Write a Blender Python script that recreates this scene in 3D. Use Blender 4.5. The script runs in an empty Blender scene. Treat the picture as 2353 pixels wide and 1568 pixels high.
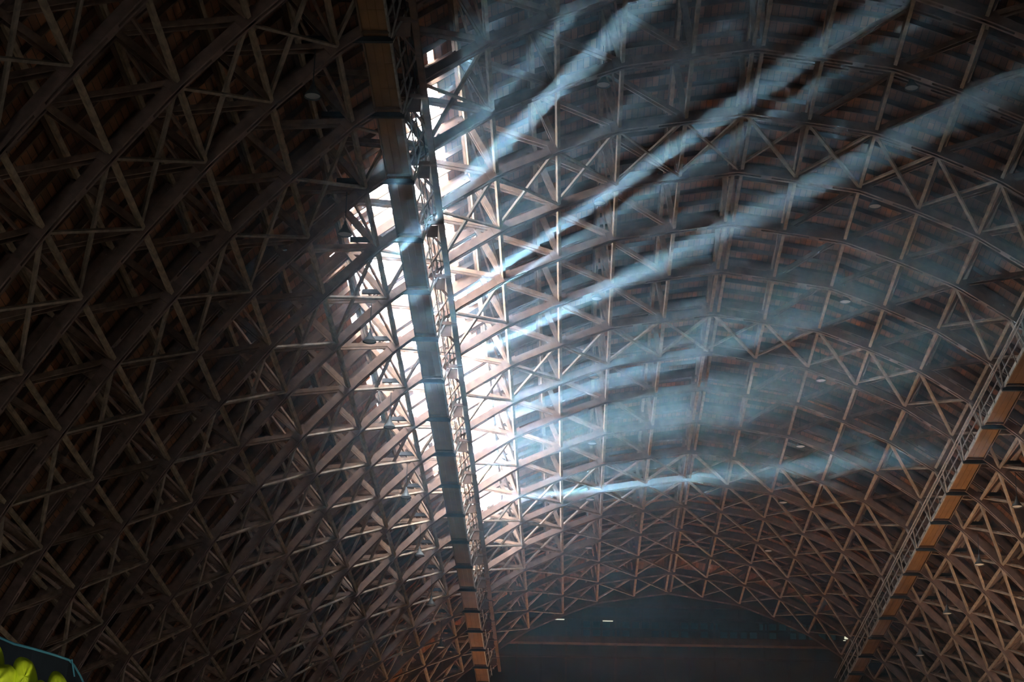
import bpy, math, random
from mathutils import Vector, Matrix
C = bpy.context.scene.collection
sc = bpy.context.scene
R = math.radians

# ---------------------------------------------------------------- camera
# world: X across the hangar, Y along its axis, Z up; the camera is the origin, the floor 1.6 m below it
TH, YW, RL = R(20.76029), R(-1.83777), R(1.39638)
dv = Vector((math.sin(YW)*math.cos(TH), math.cos(YW)*math.cos(TH), math.sin(TH)))
rv = Vector((math.cos(YW), -math.sin(YW), 0)); uv = rv.cross(dv)
rr = rv*math.cos(RL) + uv*math.sin(RL); uu = -rv*math.sin(RL) + uv*math.cos(RL)
cam = bpy.data.cameras.new('camera'); cam_o = bpy.data.objects.new('camera', cam); C.objects.link(cam_o)
cam.sensor_width = 36; cam.lens = 5170.34/2353*36; cam.clip_start = .1; cam.clip_end = 2000
cam_o.matrix_world = Matrix(((rr.x, uu.x, -dv.x, 0), (rr.y, uu.y, -dv.y, 0), (rr.z, uu.z, -dv.z, 0), (0, 0, 0, 1)))
sc.camera = cam_o

# ---------------------------------------------------------------- sky, sun, large lights, exposure
sc.view_settings.view_transform = 'Standard'; sc.view_settings.look = 'None'
sc.view_settings.gamma = 1; sc.view_settings.use_curve_mapping = False
sc.view_settings.exposure = 0.0
w = bpy.data.worlds.new('sky'); sc.world = w; w.use_nodes = True
bg = w.node_tree.nodes['Background']; bg.inputs[0].default_value = (.80, .90, 1.0, 1); bg.inputs[1].default_value = 80.0

def light(name, kind, loc, direction, energy, color, size=None, size_y=None, spread=None):
    l = bpy.data.lights.new(name, kind); l.energy = energy; l.color = color
    if kind == 'AREA':
        l.shape = 'RECTANGLE'; l.size = size; l.size_y = size_y or size
        if spread: l.spread = spread
    if kind == 'SUN': l.angle = size
    o = bpy.data.objects.new(name, l); C.objects.link(o); o.location = loc
    o.rotation_euler = Vector(direction).to_track_quat('-Z', 'Y').to_euler(); return o

SUN = Vector((-.20644, .94283, .26165))
light('sun', 'SUN', (0, 0, 90), -SUN, 68, (.80, .93, 1.0), R(.53))
light('work_light', 'AREA', (34, 130, -1), (-.15, 0, 1), 7500, (1.0, .70, .46), 14, 40, R(88))
light('stage_light', 'AREA', (0, 172, -1), (-.05, -.05, 1), 1600, (1.0, .68, .46), 16, 10, R(75))
light('left_fill_light', 'AREA', (-29, 96, -1), (-.02, .12, 1), 190, (1.0, .95, .74), 8, 80, R(52))  # unseen fill added to lift the dark struts on the left
light('cloth_fill_light', 'AREA', (-1.5, 9.3, .6), (-1.2, 1.4, 1.9), 5.5, (1.0, .95, .70), .3, .3, R(70))  # unseen lamp added only to brighten the foreground cloth
light('camera_end_fill_light', 'AREA', (0, -50, 8), (-.05, 1, .34), 1500, (.58, .78, 1.0), 60, 24)  # unseen bluish fill behind the camera, added to lift the timber facing it
pt = light('roof_opening_portal', 'AREA', (-9.8, 122, 44.9), (.57, 0, -.82), 1, (1, 1, 1), 10, 66)
pt.data.cycles.is_portal = True
try:
    sc.cycles.max_bounces = 4; sc.cycles.diffuse_bounces = 3; sc.cycles.glossy_bounces = 1
    sc.cycles.transmission_bounces = 1; sc.cycles.volume_bounces = 0; sc.cycles.transparent_max_bounces = 4
    sc.cycles.sample_clamp_indirect = 3
except Exception: pass

# ---------------------------------------------------------------- helpers
def mat(name, col, rough=.85, var=.35, scale=3.0, stretch=(1, 1, 1), metallic=0, rand=.0, spec=.2):
    m = bpy.data.materials.new(name); m.use_nodes = True; nt = m.node_tree; b = nt.nodes['Principled BSDF']
    b.inputs['Roughness'].default_value = rough; b.inputs['Metallic'].default_value = metallic
    b.inputs['Specular IOR Level'].default_value = spec
    tc = nt.nodes.new('ShaderNodeTexCoord'); mp = nt.nodes.new('ShaderNodeMapping'); mp.inputs['Scale'].default_value = stretch
    n = nt.nodes.new('ShaderNodeTexNoise'); n.inputs['Scale'].default_value = scale; n.inputs['Detail'].default_value = 4
    cr = nt.nodes.new('ShaderNodeValToRGB'); e = cr.color_ramp.elements
    e[0].position = .3; e[1].position = .7
    e[0].color = tuple(c*(1-var) for c in col) + (1,); e[1].color = tuple(min(1, c*(1+var)) for c in col) + (1,)
    nt.links.new(tc.outputs['Object'], mp.inputs[0]); nt.links.new(mp.outputs[0], n.inputs[0])
    nt.links.new(n.outputs[0], cr.inputs[0])
    out = cr.outputs[0]
    if rand:
        oi = nt.nodes.new('ShaderNodeObjectInfo'); mr = nt.nodes.new('ShaderNodeMapRange')
        mr.inputs[3].default_value = 1-rand; mr.inputs[4].default_value = 1+rand
        hs = nt.nodes.new('ShaderNodeHueSaturation'); nt.links.new(oi.outputs['Random'], mr.inputs[0])
        nt.links.new(mr.outputs[0], hs.inputs['Value']); nt.links.new(out, hs.inputs['Color']); out = hs.outputs[0]
    nt.links.new(out, b.inputs['Base Color'])
    return m

M = dict(
    chord=mat('weathered_chord_timber', (.225, .15, .12), scale=2.2, stretch=(1, 1, 1), rand=.12),
    web=mat('web_timber', (.30, .20, .145), scale=3, rand=.22),
    strut=mat('strut_timber', (.36, .27, .18), scale=2.5, rand=.25),
    brace=mat('brace_timber', (.36, .29, .22), scale=2.5, rand=.25),
    rafter=mat('rafter_timber', (.17, .11, .075), scale=2, rand=.25),
    walk=mat('catwalk_plank', (.26, .14, .058), scale=1.5, stretch=(1, .4, 1), var=.25),
    dark=mat('dark_steel', (.035, .04, .045), rough=.6, var=.2),
    rail=mat('grey_rail_timber', (.46, .45, .41), scale=3),
    white=mat('white_enamel', (.75, .77, .75), rough=.4, var=.08),
    lampg=mat('grey_lamp_housing', (.10, .115, .12), rough=.5, var=.2),
    cloth=mat('dark_canvas', (.010, .014, .02), rough=.9, var=.3, scale=8),
    pipe=mat('teal_piping', (.06, .22, .30), rough=.5, var=.2, scale=9),
    floor=mat('concrete', (.16, .15, .14), var=.25, scale=.3),
    door=mat('plywood_door_panel', (.16, .125, .095), var=.3, scale=.5),
)

def deck_material():
    m = bpy.data.materials.new('roof_boards'); m.use_nodes = True; nt = m.node_tree; b = nt.nodes['Principled BSDF']
    b.inputs['Roughness'].default_value = .9; b.inputs['Specular IOR Level'].default_value = .15
    uvn = nt.nodes.new('ShaderNodeUVMap')
    br = nt.nodes.new('ShaderNodeTexBrick'); br.offset = .37; br.inputs['Scale'].default_value = 1
    br.inputs['Brick Width'].default_value = 2.4; br.inputs['Row Height'].default_value = .3; br.inputs['Mortar Size'].default_value = .012
    br.inputs['Color1'].default_value = (.42, .20, .105, 1); br.inputs['Color2'].default_value = (.19, .105, .065, 1)
    br.inputs['Mortar'].default_value = (.02, .014, .01, 1)
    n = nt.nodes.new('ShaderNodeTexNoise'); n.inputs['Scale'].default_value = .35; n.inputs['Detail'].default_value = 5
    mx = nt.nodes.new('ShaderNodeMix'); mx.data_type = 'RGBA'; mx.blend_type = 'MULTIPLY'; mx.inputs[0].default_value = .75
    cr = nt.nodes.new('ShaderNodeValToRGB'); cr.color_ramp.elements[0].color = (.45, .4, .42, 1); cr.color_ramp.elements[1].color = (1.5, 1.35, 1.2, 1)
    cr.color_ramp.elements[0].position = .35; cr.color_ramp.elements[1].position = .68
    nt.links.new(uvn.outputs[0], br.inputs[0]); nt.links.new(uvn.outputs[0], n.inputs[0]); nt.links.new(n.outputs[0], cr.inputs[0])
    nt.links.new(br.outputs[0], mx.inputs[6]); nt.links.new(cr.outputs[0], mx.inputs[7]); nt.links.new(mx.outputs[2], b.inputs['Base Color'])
    return m
M['deck'] = deck_material()

def emit(name, col, s):
    m = bpy.data.materials.new(name); m.use_nodes = True; nt = m.node_tree
    e = nt.nodes.new('ShaderNodeEmission'); e.inputs[0].default_value = (*col, 1); e.inputs[1].default_value = s
    nt.links.new(e.outputs[0], nt.nodes['Material Output'].inputs[0]); return m
M['pane'] = emit('dim_daylit_pane', (.10, .22, .25), .055)
M['slit'] = emit('daylight_gap', (.75, .9, .75), 1.2)

class MB:
    def __init__(s): s.v = []; s.f = []
    def beam(s, p, q, a, b, up=(0, 0, 1)):
        """box from p to q; a = size along side, b = size along 'up' made square to the run"""
        p = Vector(p); q = Vector(q); d = (q-p).normalized(); u = Vector(up); u = (u-d*u.dot(d))
        if u.length < 1e-4: u = Vector((1, 0, 0)); u = u-d*u.dot(d)
        u.normalize(); sd = d.cross(u); i = len(s.v)
        for e in (p, q):
            for x, y in ((-1, -1), (1, -1), (1, 1), (-1, 1)): s.v.append(tuple(e+sd*(x*a/2)+u*(y*b/2)))
        s.f += [(i, i+3, i+2, i+1), (i+4, i+5, i+6, i+7)] + [(i+j, i+(j+1) % 4, i+4+(j+1) % 4, i+4+j) for j in range(4)]
        return s
    def tube(s, pts, r, n=8):
        pts = [Vector(p) for p in pts]; i0 = len(s.v)
        for k, p in enumerate(pts):
            d = (pts[min(k+1, len(pts)-1)]-pts[max(k-1, 0)]).normalized()
            u = d.orthogonal().normalized() if k == 0 else (u-d*u.dot(d)).normalized()
            v = d.cross(u)
            rad = r[k] if isinstance(r, (list, tuple)) else r
            for j in range(n):
                a = 2*math.pi*j/n; s.v.append(tuple(p+u*math.cos(a)*rad+v*math.sin(a)*rad))
        for k in range(len(pts)-1):
            for j in range(n):
                a = i0+k*n+j; b = i0+k*n+(j+1) % n; s.f.append((a, b, b+n, a+n))
        s.f.append(tuple(range(i0+n-1, i0-1, -1))); e = len(s.v)-n; s.f.append(tuple(range(e, e+n)))
        return s
    def lathe(s, prof, c, n=20):
        i0 = len(s.v)
        for r_, z in prof:
            for j in range(n):
                a = 2*math.pi*j/n; s.v.append((c[0]+r_*math.cos(a), c[1]+r_*math.sin(a), c[2]+z))
        for k in range(len(prof)-1):
            for j in range(n):
                a = i0+k*n+j; b = i0+k*n+(j+1) % n; s.f.append((a, b, b+n, a+n))
        return s
    def mesh(s, name, m, smooth=False):
        me = bpy.data.meshes.new(name); me.from_pydata(s.v, [], s.f); me.materials.append(m)
        if smooth: me.polygons.foreach_set('use_smooth', [True]*len(me.polygons))
        me.update(); return me
    def build(s, name, m, parent=None, smooth=False): return link(name, s.mesh(name, m, smooth), parent)

def link(name, me, parent=None):
    o = bpy.data.objects.new(name, me); C.objects.link(o)
    if parent: o.parent = parent
    return o
def tag(o, label=None, cat=None, group=None, kind=None):
    if label: o['label'] = label
    if cat: o['category'] = cat
    if group: o['group'] = group
    if kind: o['kind'] = kind
    return o
def empty(name, loc=(0, 0, 0)):
    o = bpy.data.objects.new(name, None); o.empty_display_size = .5; C.objects.link(o); o.location = loc; return o
ORD = ['first', 'second', 'third', 'fourth', 'fifth', 'sixth', 'seventh', 'eighth', 'ninth', 'tenth', 'eleventh', 'twelfth',
       'thirteenth', 'fourteenth', 'fifteenth', 'sixteenth', 'seventeenth', 'eighteenth', 'nineteenth', 'twentieth',
       'twenty-first', 'twenty-second', 'twenty-third', 'twenty-fourth']

# ---------------------------------------------------------------- hangar geometry
Y0, XC, S = 78.214, 7.344, 6.096
K0, K1 = -5, 16
IN = [(0, 45.38), (2.74, 44.98), (5.7, 44.50), (8.41, 43.45), (11.12, 42.2), (13.70, 40.5), (16.25, 38.6), (18.5, 36.35), (20.69, 33.95),
      (22.70, 31.35), (24.64, 28.68), (26.42, 25.9), (28.18, 23.08), (29.7, 20.1), (31.1, 17.0), (32.3, 13.9), (33.4, 10.7),
      (34.4, 7.4), (35.2, 4.1), (35.9, .8), (36.3, -1.6)]
N = len(IN)
def offset(d, dd=0):
    out = []
    for i in range(N):
        a = IN[max(i-1, 0)] if i else (-IN[1][0], IN[1][1]); b = IN[min(i+1, N-1)]
        t = Vector((b[0]-a[0], b[1]-a[1])).normalized()
        q = d+dd*i/N
        out.append((IN[i][0]-t.y*q if i else 0, IN[i][1]+t.x*q))
    return out
OUT = offset(3.0); PUR = offset(3.33); RAF = offset(3.6); SKIN = offset(3.75)
def P(prof, i, y=0):          # signed row: negative = left of the crown
    s = -1 if i < 0 else 1; u, z = prof[abs(i)]
    return Vector((XC+s*u, y, z))
def yk(k): return Y0+k*S
def norm2(i):
    return (P(OUT, i)-P(IN, i)).normalized()

# ---------------------------------------------------------------- setting: roof deck with its long opening, end walls, floor
random.seed(7)
def in_hole(u, k):
    """1 = core of the opening, 0 = outside, between = ragged edge"""
    if k < .9 or k > 13.0: return 0
    def itp(x, xs, ys):
        for a, b, c, d in zip(xs, xs[1:], ys, ys[1:]):
            if a <= x <= b: return c+(d-c)*(x-a)/(b-a)
        return ys[-1]
    lo = itp(k, [.9, 3.2, 6.4, 8.5, 9.7, 13], [-14.2, -19.4, -19.1, -17.9, -16.9, -13.6])
    hi = itp(k, [.9, 6.4, 8.5, 13], [-13.4, -13.3, -11.8, -11.8])
    if u < lo or u > hi: return 0
    m = min((u-lo)/1.6, (hi-u)/.5 if hi-u < .5 else 1, (k-.8)*1.2, (13.05-k)/1.2, 1)
    return max(m, .15)
# clear gaps are patterned by camera angle to throw beams; added sheets diffuse the rest
def open_band(x, y, z):
    q = Vector((x, y, z)); q = q-SUN*(q.dot(dv)/SUN.dot(dv))       # slide along the sun's ray
    b = q.dot(uu)/q.dot(rr)
    return max(pk*math.exp(-((b-c_)/wd)**2) for c_, wd, pk in SWATHS)
SWATHS = ((.655, .035, .85), (.985, .07, .38), (1.14, .04, .35), (.50, .045, .45), (.34, .05, .5), (.22, .03, .4), (.11, .03, .6), (.80, .025, .28), (1.3, .04, .3))
verts, faces, uvs, sheets = [], [], [], []
# stations along the profile (fine near the opening)
st = []
acc = 0; prof_full = [P(SKIN, i) for i in range(-(N-1), N)]
fine = []
L = 0
for a, b in zip(prof_full, prof_full[1:]):
    ln = (b-a).length; um = (a.x+b.x)/2-XC
    n = max(1, round(ln/.3)) if -21.5 < um < -9.5 else 1
    for j in range(n): fine.append((a+(b-a)*(j/n), L+ln*j/n))
    L += ln
fine.append((prof_full[-1], L))
def quad(pa, pb, y0, y1, la, lb):
    i = len(verts)
    verts.extend([(pa.x, y0, pa.z), (pb.x, y0, pb.z), (pb.x, y1, pb.z), (pa.x, y1, pa.z)]); faces.append((i, i+1, i+2, i+3))
    uvs.extend([(y0, la), (y0, lb), (y1, lb), (y1, la)])
YA, YB = yk(K0)-3, 182.0
for (pa, la), (pb, lb) in zip(fine, fine[1:]):
    um = (pa.x+pb.x)/2-XC
    if -21.5 < um < -9.5 and (pb-pa).length < .5:
        y = YA; run = None
        while y < YB-.01:
            step = .5 if yk(-.8) < y < yk(13.5) else 6.0
            y2 = min(y+step, YB)
            h = in_hole(um, ((y+y2)/2-Y0)/S)
            # boards come away in whole lengths
            key = int(y/2.4+hash((round(la*3), 1)) % 7*.37)
            rnd = random.Random((key*7919+int(la*10)*104729) & 0xffffff).random()
            clear = h > 0 and random.Random((key*331+int(la*10)*7907) & 0xffffff).random() < open_band(um+XC, (y+y2)/2, pa.z)
            if not (h > 0 and rnd < h*(.98 if clear else .95)): quad(pa, pb, y, y2, la, lb)
            elif not clear: sheets.append((pa, pb, y, y2))
            y = y2
    else:
        quad(pa, pb, YA, YB, la, lb)
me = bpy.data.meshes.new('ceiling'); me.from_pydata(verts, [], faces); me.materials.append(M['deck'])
ul = me.uv_layers.new(name='UVMap'); ul.data.foreach_set('uv', [c for t in uvs for c in t]); me.update()
ceiling = tag(link('ceiling', me), 'curved roof of brown boards with a long daylit opening', 'ceiling', kind='structure')
sm = ceiling.modifiers.new('thick', 'SOLIDIFY'); sm.thickness = .06; sm.offset = 1
sh = MB()  # diffusing panels added to glow white and hold back beams between clear gaps
for pa, pb, y, y2 in sheets:
    i = len(sh.v); e = .08
    sh.v += [(pa.x, y, pa.z+e), (pb.x, y, pb.z+e), (pb.x, y2, pb.z+e), (pa.x, y2, pa.z+e)]; sh.f.append((i, i+1, i+2, i+3))
m = bpy.data.materials.new('added_translucent_diffuser'); m.use_nodes = True; nt = m.node_tree; nt.nodes.clear()
o_ = nt.nodes.new('ShaderNodeOutputMaterial'); t1 = nt.nodes.new('ShaderNodeBsdfTransparent'); t2 = nt.nodes.new('ShaderNodeBsdfTranslucent'); mx = nt.nodes.new('ShaderNodeMixShader')
t2.inputs[0].default_value = (.92, .90, .90, 1); mx.inputs[0].default_value = .94
nt.links.new(t1.outputs[0], mx.inputs[1]); nt.links.new(t2.outputs[0], mx.inputs[2]); nt.links.new(mx.outputs[0], o_.inputs[0])
tag(sh.build('diffuser', m, ceiling), 'added pale daylit sheeting over gaps between the boards')
# purlins and rafters under the boards
for i in range(-(N-2), N-1):
    p = P(PUR, i)
    MB().beam((p.x, YA, p.z), (p.x, YB, p.z), .16, .34, norm2(i) if i else (0, 0, 1)).build('purlin', M['rafter'], ceiling)
rf = MB()
for a, b in zip(range(-(N-1), N-1), range(-(N-2), N)):
    rf.beam(P(RAF, a), P(RAF, b), .10, .24, norm2(a)+norm2(b))
rmesh = rf.mesh('rafter', M['rafter'])
for k in range(K0, K1):
    for j in range(4):
        o = link('rafter', rmesh, ceiling); o.location.y = yk(k)+S*(j+.5)/4

floor = MB(); floor.beam((XC, -62, -1.75), (XC, 186, -1.75), 110, .3); tag(floor.build('floor', M['floor']), kind='structure')
# end walls follow the roof outline
def end_wall(name, y, holes=()):
    v, f = [], []
    outline = [P(SKIN, i) for i in range(-(N-1), N)]
    n = len(outline)
    for yy in (y, y+.3):
        for p in outline: v.append((p.x, yy, p.z))
        for p in outline: v.append((p.x, yy, -1.6))
    for b in (0, 2*n):
        for j in range(n-1): f.append((b+j, b+j+1, b+n+j+1, b+n+j))
    m = bpy.data.meshes.new(name); m.from_pydata(v, [], f); m.materials.append(M['door']); return link(name, m)
wf = tag(end_wall('wall_far', 182.0), 'dark board end wall framed by the last arch', 'wall', kind='structure')
# framing on the end wall: horizontal timbers, studs, a long strip of small windows
for z, h, d in ((45.6, .25, .35), (44.55, .16, .3), (42.55, .5, .9), (41.3, .12, .2), (38.2, .35, .5), (34, .35, .5)):
    hw = 20 if z > 42 else 26
    MB().beam((XC-hw, 181.8-d/2, z), (XC+hw, 181.8-d/2, z), d, h).build('beam', M['rafter'], wf)
for j in range(-9, 10):
    MB().beam((XC+j*2.03, 181.75, 30), (XC+j*2.03, 181.75, 47.0-abs(j)*.45), .18, .2, (0, 1, 0)).build('stud', M['rafter'], wf)
wn = empty('window_1', (0, 0, 0)); tag(wn, 'long strip of dim panes high in the end wall', 'window', kind='structure')
fr = MB()
for zz in (42.95, 43.65, 44.4): fr.beam((.5, 181.6, zz), (22.2, 181.6, zz), .12, .10)
for j in range(28): fr.beam((.5+j*.804, 181.6, 42.95), (.5+j*.804, 181.6, 44.4), .10, .08, (1, 0, 0))
fr.build('window_frame', M['rafter'], wn)
pn = MB(); rng = random.Random(3)
for j in range(27):
    for zz in (43.3, 44.02):
        if rng.random() < .72: pn.beam((.62+j*.804, 181.68, zz), (1.19+j*.804, 181.68, zz), .02, .5)
pn.build('pane', M['pane'], wn)
for n, (x0, x1, z, h) in enumerate(((-1.85, -.95, 44.35, .07), (2.2, 3.05, 44.28, .07), (21.55, 21.95, 43.95, .18), (22.0, 22.3, 43.2, .22), (21.9, 22.1, 42.9, .2), (22.5, 22.8, 42.5, .3))):
    g = MB().beam((x0, 181.5, z), (x1, 181.5, z), .04, h).build('window_%d' % (n+2), M['slit'])
    tag(g, 'small bright gap of daylight in the end wall', 'window', kind='structure')
wnr = tag(end_wall('wall_near', -60.0), kind='structure')
# side closure of the roof nearer than the modelled arches
me = bpy.data.meshes.new('ceiling_near'); vv = []; ff = []
for p in prof_full: vv += [(p.x, -60, p.z), (p.x, YA, p.z)]
for j in range(len(prof_full)-1): ff.append((2*j, 2*j+2, 2*j+3, 2*j+1))
me.from_pydata(vv, [], ff); me.materials.append(M['rafter']); tag(link('ceiling_near', me), kind='structure')

# ---------------------------------------------------------------- timber arches
def chord_mesh(prof, name):
    b = MB()
    rows = list(range(-(N-1), N))
    for s in (-.145, .145):
        for a, c in zip(rows, rows[1:]):
            p, q = P(prof, a), P(prof, c); d = (q-p).normalized()
            b.beam(p-d*.12+Vector((0, s, 0)), q+d*.12+Vector((0, s, 0)), .13, .38, norm2(a)+norm2(c))
    for a, c in zip(rows, rows[1:]):                      # spacer blocks between the two planks
        m_ = (P(prof, a)+P(prof, c))/2; d = (P(prof, c)-P(prof, a)).normalized()
        b.beam(m_-d*.25, m_+d*.25, .16, .38, norm2(a)+norm2(c))
        q = P(prof, c)
        for e in (-.33, .33):                             # bolts through the joint
            t = q+d*e; b.tube([t+Vector((0, -.26, 0)), t+Vector((0, .26, 0))], .045, 6)
    return b.mesh(name, M['chord'])
inner_me = chord_mesh(IN, 'inner_chord'); outer_me = chord_mesh(OUT, 'outer_chord')
post_me = {}; diag_me = {}
for i in range(-(N-2), N-1):
    b = MB(); a, c = P(IN, i), P(OUT, i); t = Vector((0, 1, 0)).cross(c-a).normalized()
    for s in (-.25, .25):
        if i == 0:
            for x in (-.2, .2): b.beam(a+Vector((x, s, 0)), c+Vector((x, s, 0)), .2, .08, (0, 1, 0))
        else: b.beam(a+Vector((0, s, 0)), c+Vector((0, s, 0)), .24, .07, (0, 1, 0))
    post_me[i] = b.mesh('post', M['web'])
for i in list(range(-(N-3), 0))+list(range(1, N-2)):
    j = i-1 if i < 0 else i+1
    b = MB()
    for s in (-.17, .17): b.beam(P(IN, i)+Vector((0, s, 0)), P(OUT, j)+Vector((0, s, 0)), .20, .08, (0, 1, 0))
    diag_me[i] = b.mesh('diagonal', M['web'])
gus_me = []
for i in range(-12, 13):
    GUS = MB()                                   # joint plates on both faces of the lower chord
    p = P(IN, i); n_ = norm2(i) if i else Vector((0, 0, 1)); t = Vector((n_.z, 0, -n_.x))
    for s in (-.23,): GUS.beam(p-t*.42+Vector((0, s, 0)), p+t*.42+Vector((0, s, 0)), .04, .46, n_)
    gus_me.append(GUS.mesh('joint_plate', M['chord']))
for n, k in enumerate(range(K0, K1+1)):
    t = empty('timber_arch', (0, yk(k), 0))
    lab = {0: 'nearest timber roof arch of the hangar', K1-K0: 'timber roof arch standing right before the end wall'}.get(
        n, '%s timber roof arch back from the end wall' % ORD[K1-k])
    tag(t, lab, 'roof arch', 'timber arches spanning the hangar')
    link('inner_chord', inner_me, t); link('outer_chord', outer_me, t)
    for m_ in gus_me: link('joint_plate', m_, t)
    for m_ in post_me.values(): link('post', m_, t)
    for m_ in diag_me.values(): link('diagonal', m_, t)

# ---------------------------------------------------------------- lines of struts joining the arches
st_me = MB().beam((0, .3, 0), (0, S-.3, 0), .15, .24).mesh('strut', M['strut'])
for i in range(-15, 16):
    side = 'on the crown' if i == 0 else '%s joint %s of the crown' % (ORD[abs(i)-1], 'left' if i < 0 else 'right')
    t = empty('strut_line', (0, 0, 0))
    tag(t, ('double line of struts tying the arches ' if i == 0 else 'line of struts tying the arches at the ')+side, 'strut line', 'strut lines along the roof')
    p = P(IN, i); n_ = norm2(i) if i else Vector((0, 0, 1))
    ang = math.atan2(n_.x, n_.z)
    for k in range(K0, K1):
        for x in ((-.2, .2) if i == 0 else (0,)):
            o = link('strut', st_me, t); o.location = (p.x+x, yk(k), p.z); o.rotation_euler.y = ang
    if i % 2 == 0 and i:                                   # sway braces up to the outer chord of the nearer arch
        bm_ = MB().beam(P(IN, i, S), P(OUT, i, 0), .14, .09, (1, 0, 0)).mesh('sway_brace', M['web'])
        for k in range(K0, K1): o = link('sway_brace', bm_, t); o.location.y = yk(k)
    q = P(OUT, i)
    for k in range(K0, K1):
        o = link('upper_strut', st_me, t); o.location = (q.x, yk(k), q.z); o.rotation_euler.y = ang

# ---------------------------------------------------------------- crossed wind braces, bay by bay
def braced(i, k):                                          # i = lower of the two rows (by distance from the crown)
    a = abs(i)
    if k in (2, 6, 10, 14, -2): return True
    if k >= 11: return True
    if a >= 4 and k % 2 == 0: return True
    if a >= 6 and k >= 4: return True
    return False
xm = {}
for k in range(K0, K1):
    if not any(braced(a, k) for a in range(14)): continue
    t = empty('wind_bracing', (0, yk(k), 0))
    tag(t, 'crossed braces in the %s bay between arches, counted from the end wall' % ORD[K1-1-k], 'wind bracing', 'crossed braces between the arches')
    for i in list(range(-14, 0))+list(range(0, 14)):
        j = i+1                                            # rows i and i+1
        lo = min(abs(i), abs(j))
        if not braced(lo, k): continue
        for d_ in (0, 1):
            key = (i, d_)
            if key not in xm:
                a, b = (P(IN, i, .2), P(IN, j, S-.2)) if d_ == 0 else (P(IN, j, .2), P(IN, i, S-.2))
                n_ = (norm2(i if i else 1)+norm2(j if j else -1)) if i*j > 0 else Vector((0, 0, 1))
                off = n_.normalized()*(.10 if d_ else -.06)
                b_ = MB()
                up_to = (d_ == 0) == (i < 0)
                if up_to: b_.beam(a+off, b+off, .10, .12, n_)
                else:
                    b_.beam(a+off, b+off, .17, .11, n_)
                xm[key] = b_.mesh('brace', M['brace'])
            link('brace', xm[key], t)

# ---------------------------------------------------------------- catwalks
def catwalk(sx, label):
    cx = XC+sx*14.85; z = 39.05; inn = -sx                 # inner side points back to the crown
    t = empty('catwalk', (cx, YA, z)); tag(t, label, 'catwalk', 'catwalks hung along the hangar')
    y0_, y1_ = 60.0, 181.6
    def L_(x, y, dz): return (x, y-YA, dz)
    rg = random.Random(5)
    y = y0_; n = 0
    dk = MB()
    while y < y1_-.2:
        ln = min(2.03, y1_-y)
        for x in (-.31, 0, .31): dk.beam(L_(x, y+.01, .06+rg.random()*.012), L_(x, y+ln-.01, .06), .30, .06)
        y += ln
    dk.build('walkway_planks', M['walk'], t)
    for s in (-1, 1):
        MB().beam(L_(s*.50, y0_, .10), L_(s*.50, y1_, .10), .07, .26).build('side_beam', M['rail'] if s == inn else M['rafter'], t)
    for k in range(K0, K1+1):
        yy = yk(k)
        if yy < y0_: continue
        MB().beam(L_(inn*.62, yy, -.10), L_(-inn*2.6, yy, -.10), .16, .20).build('crossbeam', M['dark'], t)
        MB().beam(L_(inn*.5, yy-.45, -.03), L_(-inn*.5, yy-.45, -.03), .08, .10).build('crossbeam', M['rafter'], t)
        # hanger from the arch and knee strut on the crown side
        u = 14.85-1.2; zc = 39.7
        hg = MB().beam(L_(inn*.55, yy, -.1), L_(inn*1.55, yy, 2.1), .07, .10, (0, 1, 0))
        hg.build('hanger', M['rail'], t)
        MB().beam(L_(inn*.55, yy, -.1), L_(inn*.95, yy-1.1, 1.0), .06, .08, (0, 1, 0)).build('knee_brace', M['rail'], t)
        MB().beam(L_(-inn*.5, yy, 0), L_(-inn*.5, yy, 1.6), .06, .08, (0, 1, 0)).build('hanger', M['rafter'], t)
    for s in (inn, -inn):
        rl = MB()
        for hz in (.58, 1.10): rl.beam(L_(s*(.54+.28*hz if s == inn else .58), y0_, hz), L_(s*(.54+.28*hz if s == inn else .58), y1_, hz), .05, .08)
        rl.build('handrail', M['rail'] if s == inn else M['rafter'], t)
        lean = .86 if s == inn else .60
        pm = MB().beam((s*.54, 0, 0), (s*lean, .25, 1.16), .06, .06, (1, 0, 0)).mesh('railing_post', M['rail'] if s == inn else M['rafter'])
        y = y0_+.4
        while y < y1_-.5:
            o = link('railing_post', pm, t); o.location = (0, y-YA, 0); y += 2.032 if s == inn else 3.05
    return t
catwalk(-1, 'dark plank catwalk hung across the bright roof opening')
catwalk(1, 'orange lit plank catwalk along the far side of the roof')

def near_rail():
    x = -6.15; z = 39.9
    t = empty('service_beam', (x, YA, z)); tag(t, 'dark service beam with hanging brackets beside the dark catwalk', 'beam')
    MB().beam((0, 60-YA, 0), (0, 181-YA, 0), .24, .26).build('beam', M['rafter'], t)
    rg = random.Random(11)
    for k in range(-2, K1+1):
        yy = yk(k)-YA
        MB().beam((-.9, yy, -.12), (.15, yy, -.12), .14, .16).build('bracket', M['chord'], t)
        MB().beam((-.62, yy+.05, -.5), (-.12, yy+.05, -.5), .06, .55).build('bracket_plate', M['chord'], t)
        MB().beam((-.3, yy, 0), (-.6, yy, 2.3), .09, .12, (0, 1, 0)).build('hanger', M['web'], t)
        MB().beam((-.85, yy+.6, .05), (-.1, yy+3.0, .05), .08, .10).build('tie', M['web'], t)
        MB().beam((-.1, yy+3.0, .05), (-.85, yy+5.5, .05), .08, .10).build('tie', M['web'], t)
    for c in range(3):
        pts = [(-.3-.17*c, 60-YA+n_*3.05, .25-.12*(n_ % 2)+rg.uniform(-.05, .05)) for n_ in range(40)]
        MB().tube(pts, .022, 5).build('cable', M['dark'], t)
near_rail()
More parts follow.
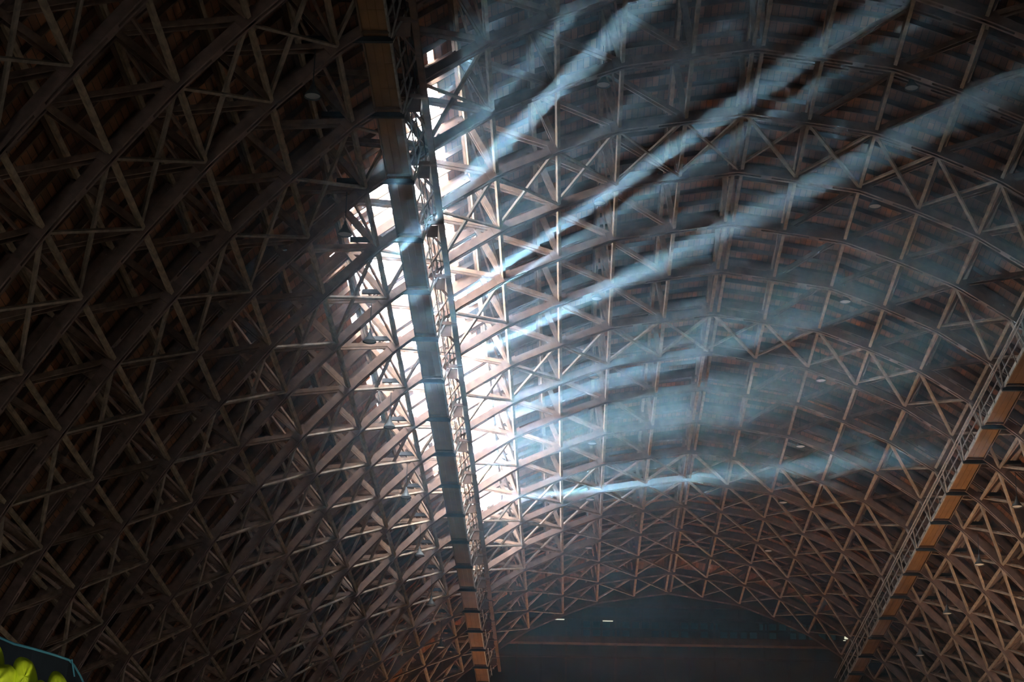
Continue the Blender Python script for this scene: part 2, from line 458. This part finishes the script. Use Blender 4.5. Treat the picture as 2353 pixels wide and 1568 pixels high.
for n, dx in enumerate((0, .16)):
    x = 21.02+dx; b = MB().tube([(x, 60, 39.75), (x, 181, 39.75)], .035, 6)
    tag(b.build('steel_cable', M['rail']), 'steel cable of the pair strung beside the orange lit catwalk', 'cable', 'pair of cables by the orange lit catwalk')

# ---------------------------------------------------------------- pendant lamps
def make_lamp():
    t = empty('pendant_lamp', (0, 0, 0))
    MB().lathe([(.03, .62), (.05, .60), (.07, .45), (.11, .40), (.13, .28), (.26, .12), (.30, .02), (.31, 0), (.29, 0), (.25, .10), (.11, .24), (.0, .25)], (0, 0, 0)).build('lamp_shade', M['lampg'], t, True)
    MB().lathe([(.0, -.01), (.14, 0), (.24, .03), (.28, .05)], (0, 0, 0)).build('lens', M['white'], t, True)
    MB().tube([(0, 0, .55), (0, 0, 1.9)], .02, 6).build('stem', M['dark'], t)
    return t
def dup(root):
    r = root.copy(); C.objects.link(r)
    for ch in root.children:
        c = ch.copy(); C.objects.link(c); c.parent = r
    return r
lamp = None
for X, Z, kk, side in ((.87, 44.1, 1.2, 'over the haze left of the crown'), (13.9, 44.1, 1.2, 'right of the crown'),
                       (-9.52, 36.0, .8, 'under the arches beyond the dark catwalk'), (24.2, 36.0, .8, 'beyond the orange lit catwalk')):
    for n in range(-1, 7):
        y = yk(kk+2*n)
        if y < 62 or y > 176: continue
        o = lamp = make_lamp() if lamp is None else dup(lamp0)
        if 'lamp0' not in globals(): lamp0 = o
        o.location = (X, y, Z)
        tag(o, '%s grey dome lamp from the end wall, %s' % (ORD[6-n], side), 'lamp', 'grey dome lamps hung from the arches')
for n, (X, Y, Z) in enumerate(((-6.3, 162, 42.2), (-7.9, 172, 39.8))):
    pass

# ---------------------------------------------------------------- foreground: canvas canopy edge and crumpled cloth
D = 12.0
def at(x, y, dist=D):
    """a pixel of the 2353 x 1568 frame as a point at that distance"""
    return (dv*5170.34+rr*(x-1176.5)-uu*(y-784)).normalized()*dist
def foreground():
    edge = [(-260, 1400, 12.5), (-120, 1428, 12.3), (0, 1466, 12.1), (32, 1480, 12.05), (75, 1491, 12), (129, 1507, 12), (158, 1517, 12), (170, 1530, 12.1), (183, 1552, 12.2), (205, 1600, 12.4), (230, 1700, 12.8)]
    pts = [at(x, y, d) for x, y, d in edge]
    t = empty('canvas_canopy', pts[4]); tag(t, 'dark canvas canopy edged with teal piping, behind the yellow-green cloth', 'canopy')
    o0 = t.location.copy()
    v, f = [], []; n = len(pts)
    for p in pts: v.append(tuple(p-o0))
    for p in pts: v.append(tuple(p-o0+Vector((-.15, .5, -.25))))
    for p in pts: v.append(tuple(Vector((p.x-.05, p.y+.02, p.z-1.2))-o0))
    for j in range(n-1): f += [(j, j+1, n+j+1, n+j), (j+1, j, 2*n+j, 2*n+j+1)]
    me = bpy.data.meshes.new('canvas'); me.from_pydata(v, [], f); me.materials.append(M['cloth'])
    o = link('canvas', me, t); s = o.modifiers.new('thick', 'SOLIDIFY'); s.thickness = .01
    MB().tube([p-o0 for p in pts], .007, 8).build('piping', M['pipe'], t, True)
    a, b = at(165, 1516, 12.0)-o0, at(171, 1556, 12.0)-o0
    MB().beam(a, b, .008, .004).build('piping', M['pipe'], t)
    MB().tube([(-.5, .4, -.3), (-.5, .4, -o0.z-1.6)], .03).build('pole', M['dark'], t)
    # crumpled cloth: lobed folds
    cl = mat('yellow_green_cloth', (.44, .54, .02), rough=.7, var=.35, scale=14, stretch=(1, 1, .5))
    c0 = at(40, 1560, 11.2)
    r_ = empty('crumpled_cloth', c0); tag(r_, 'crumpled yellow-green cloth in front of the dark canopy', 'cloth')
    # each lobe is a puffed fold: outline in px, puffed towards the camera
    lobes = [([(-140, 1600), (-90, 1470), (-45, 1440), (-10, 1470), (8, 1500), (12, 1535), (-10, 1580)], 11.25),
             ([(-120, 1640), (-30, 1530), (5, 1528), (24, 1527), (40, 1545), (30, 1585), (-30, 1640)], 11.15),
             ([(10, 1640), (25, 1545), (34, 1517), (46, 1509), (62, 1513), (76, 1523), (84, 1545), (88, 1568), (80, 1640)], 11.2),
             ([(55, 1660), (80, 1565), (98, 1562), (112, 1580), (110, 1660)], 11.1),
             ([(90, 1680), (108, 1565), (120, 1543), (134, 1543), (146, 1554), (158, 1575), (168, 1620), (150, 1680)], 11.22)]
    for out, dist in lobes:
        cx = sum(a for a, b in out)/len(out); cy = sum(b for a, b in out)/len(out); v, f = [], []
        # densify outline
        od = []
        for (a, b), (c, d) in zip(out, out[1:]+out[:1]):
            for s in range(4): od.append((a+(c-a)*s/4, b+(d-b)*s/4))
        for _ in range(2):
            od = [((od[i-1][0]+2*od[i][0]+od[(i+1) % len(od)][0])/4, (od[i-1][1]+2*od[i][1]+od[(i+1) % len(od)][1])/4) for i in range(len(od))]
        m_ = len(od); rings = 8
        for side in (1, -1):
            for q in range(rings+1):
                s = 1-q/rings
                for j, (a, b) in enumerate(od):
                    ang = 2*math.pi*j/m_
                    h = side*(math.sqrt(max(0, 1-s*s))*.07+.004*math.sin(a*.16+b*.10)*min(1, (1-s)*4))
                    p = at(cx+(a-cx)*s, cy+(b-cy)*s, dist-h)
                    v.append(tuple(p-c0))
        for sd in (0, 1):
            base = sd*(rings+1)*m_
            for q in range(rings):
                for j in range(m_):
                    a = base+q*m_+j; b = base+q*m_+(j+1) % m_
                    f.append((a, b, b+m_, a+m_) if sd == 0 else (b, a, a+m_, b+m_))
        me = bpy.data.meshes.new('fold'); me.from_pydata(v, [], f); me.materials.append(cl)
        me.polygons.foreach_set('use_smooth', [True]*len(me.polygons)); link('fold', me, r_)
foreground()

# ---------------------------------------------------------------- haze filling the hangar
hv, hf = [], []
outl = [P(offset(3.2), i) for i in range(-13, 14)]; n = len(outl)
for yy in (42, 181.4):                                     # the dust hangs in the upper part of the hangar
    for p in outl: hv.append((p.x, yy, p.z))
hf.append(tuple(range(n))); hf.append(tuple(range(2*n-1, n-1, -1)))
for j in range(n): hf.append((j, n+j, n+(j+1) % n, (j+1) % n))
me = bpy.data.meshes.new('haze'); me.from_pydata(hv, [], hf)
import bmesh
bm = bmesh.new(); bm.from_mesh(me); bmesh.ops.remove_doubles(bm, verts=bm.verts, dist=.001)
bmesh.ops.recalc_face_normals(bm, faces=bm.faces); bm.to_mesh(me); bm.free()
hm = bpy.data.materials.new('dusty_haze'); hm.use_nodes = True; nt = hm.node_tree; nt.nodes.clear()
out = nt.nodes.new('ShaderNodeOutputMaterial'); vs = nt.nodes.new('ShaderNodeVolumeScatter')
vs.inputs['Color'].default_value = (.42, .74, 1.0, 1); vs.inputs['Density'].default_value = .006; vs.inputs['Anisotropy'].default_value = .86
nt.links.new(vs.outputs[0], out.inputs['Volume']); me.materials.append(hm)
hz = link('haze', me); tag(hz, 'thin bluish haze lit by sunbeams across the hangar', 'haze', kind='stuff')
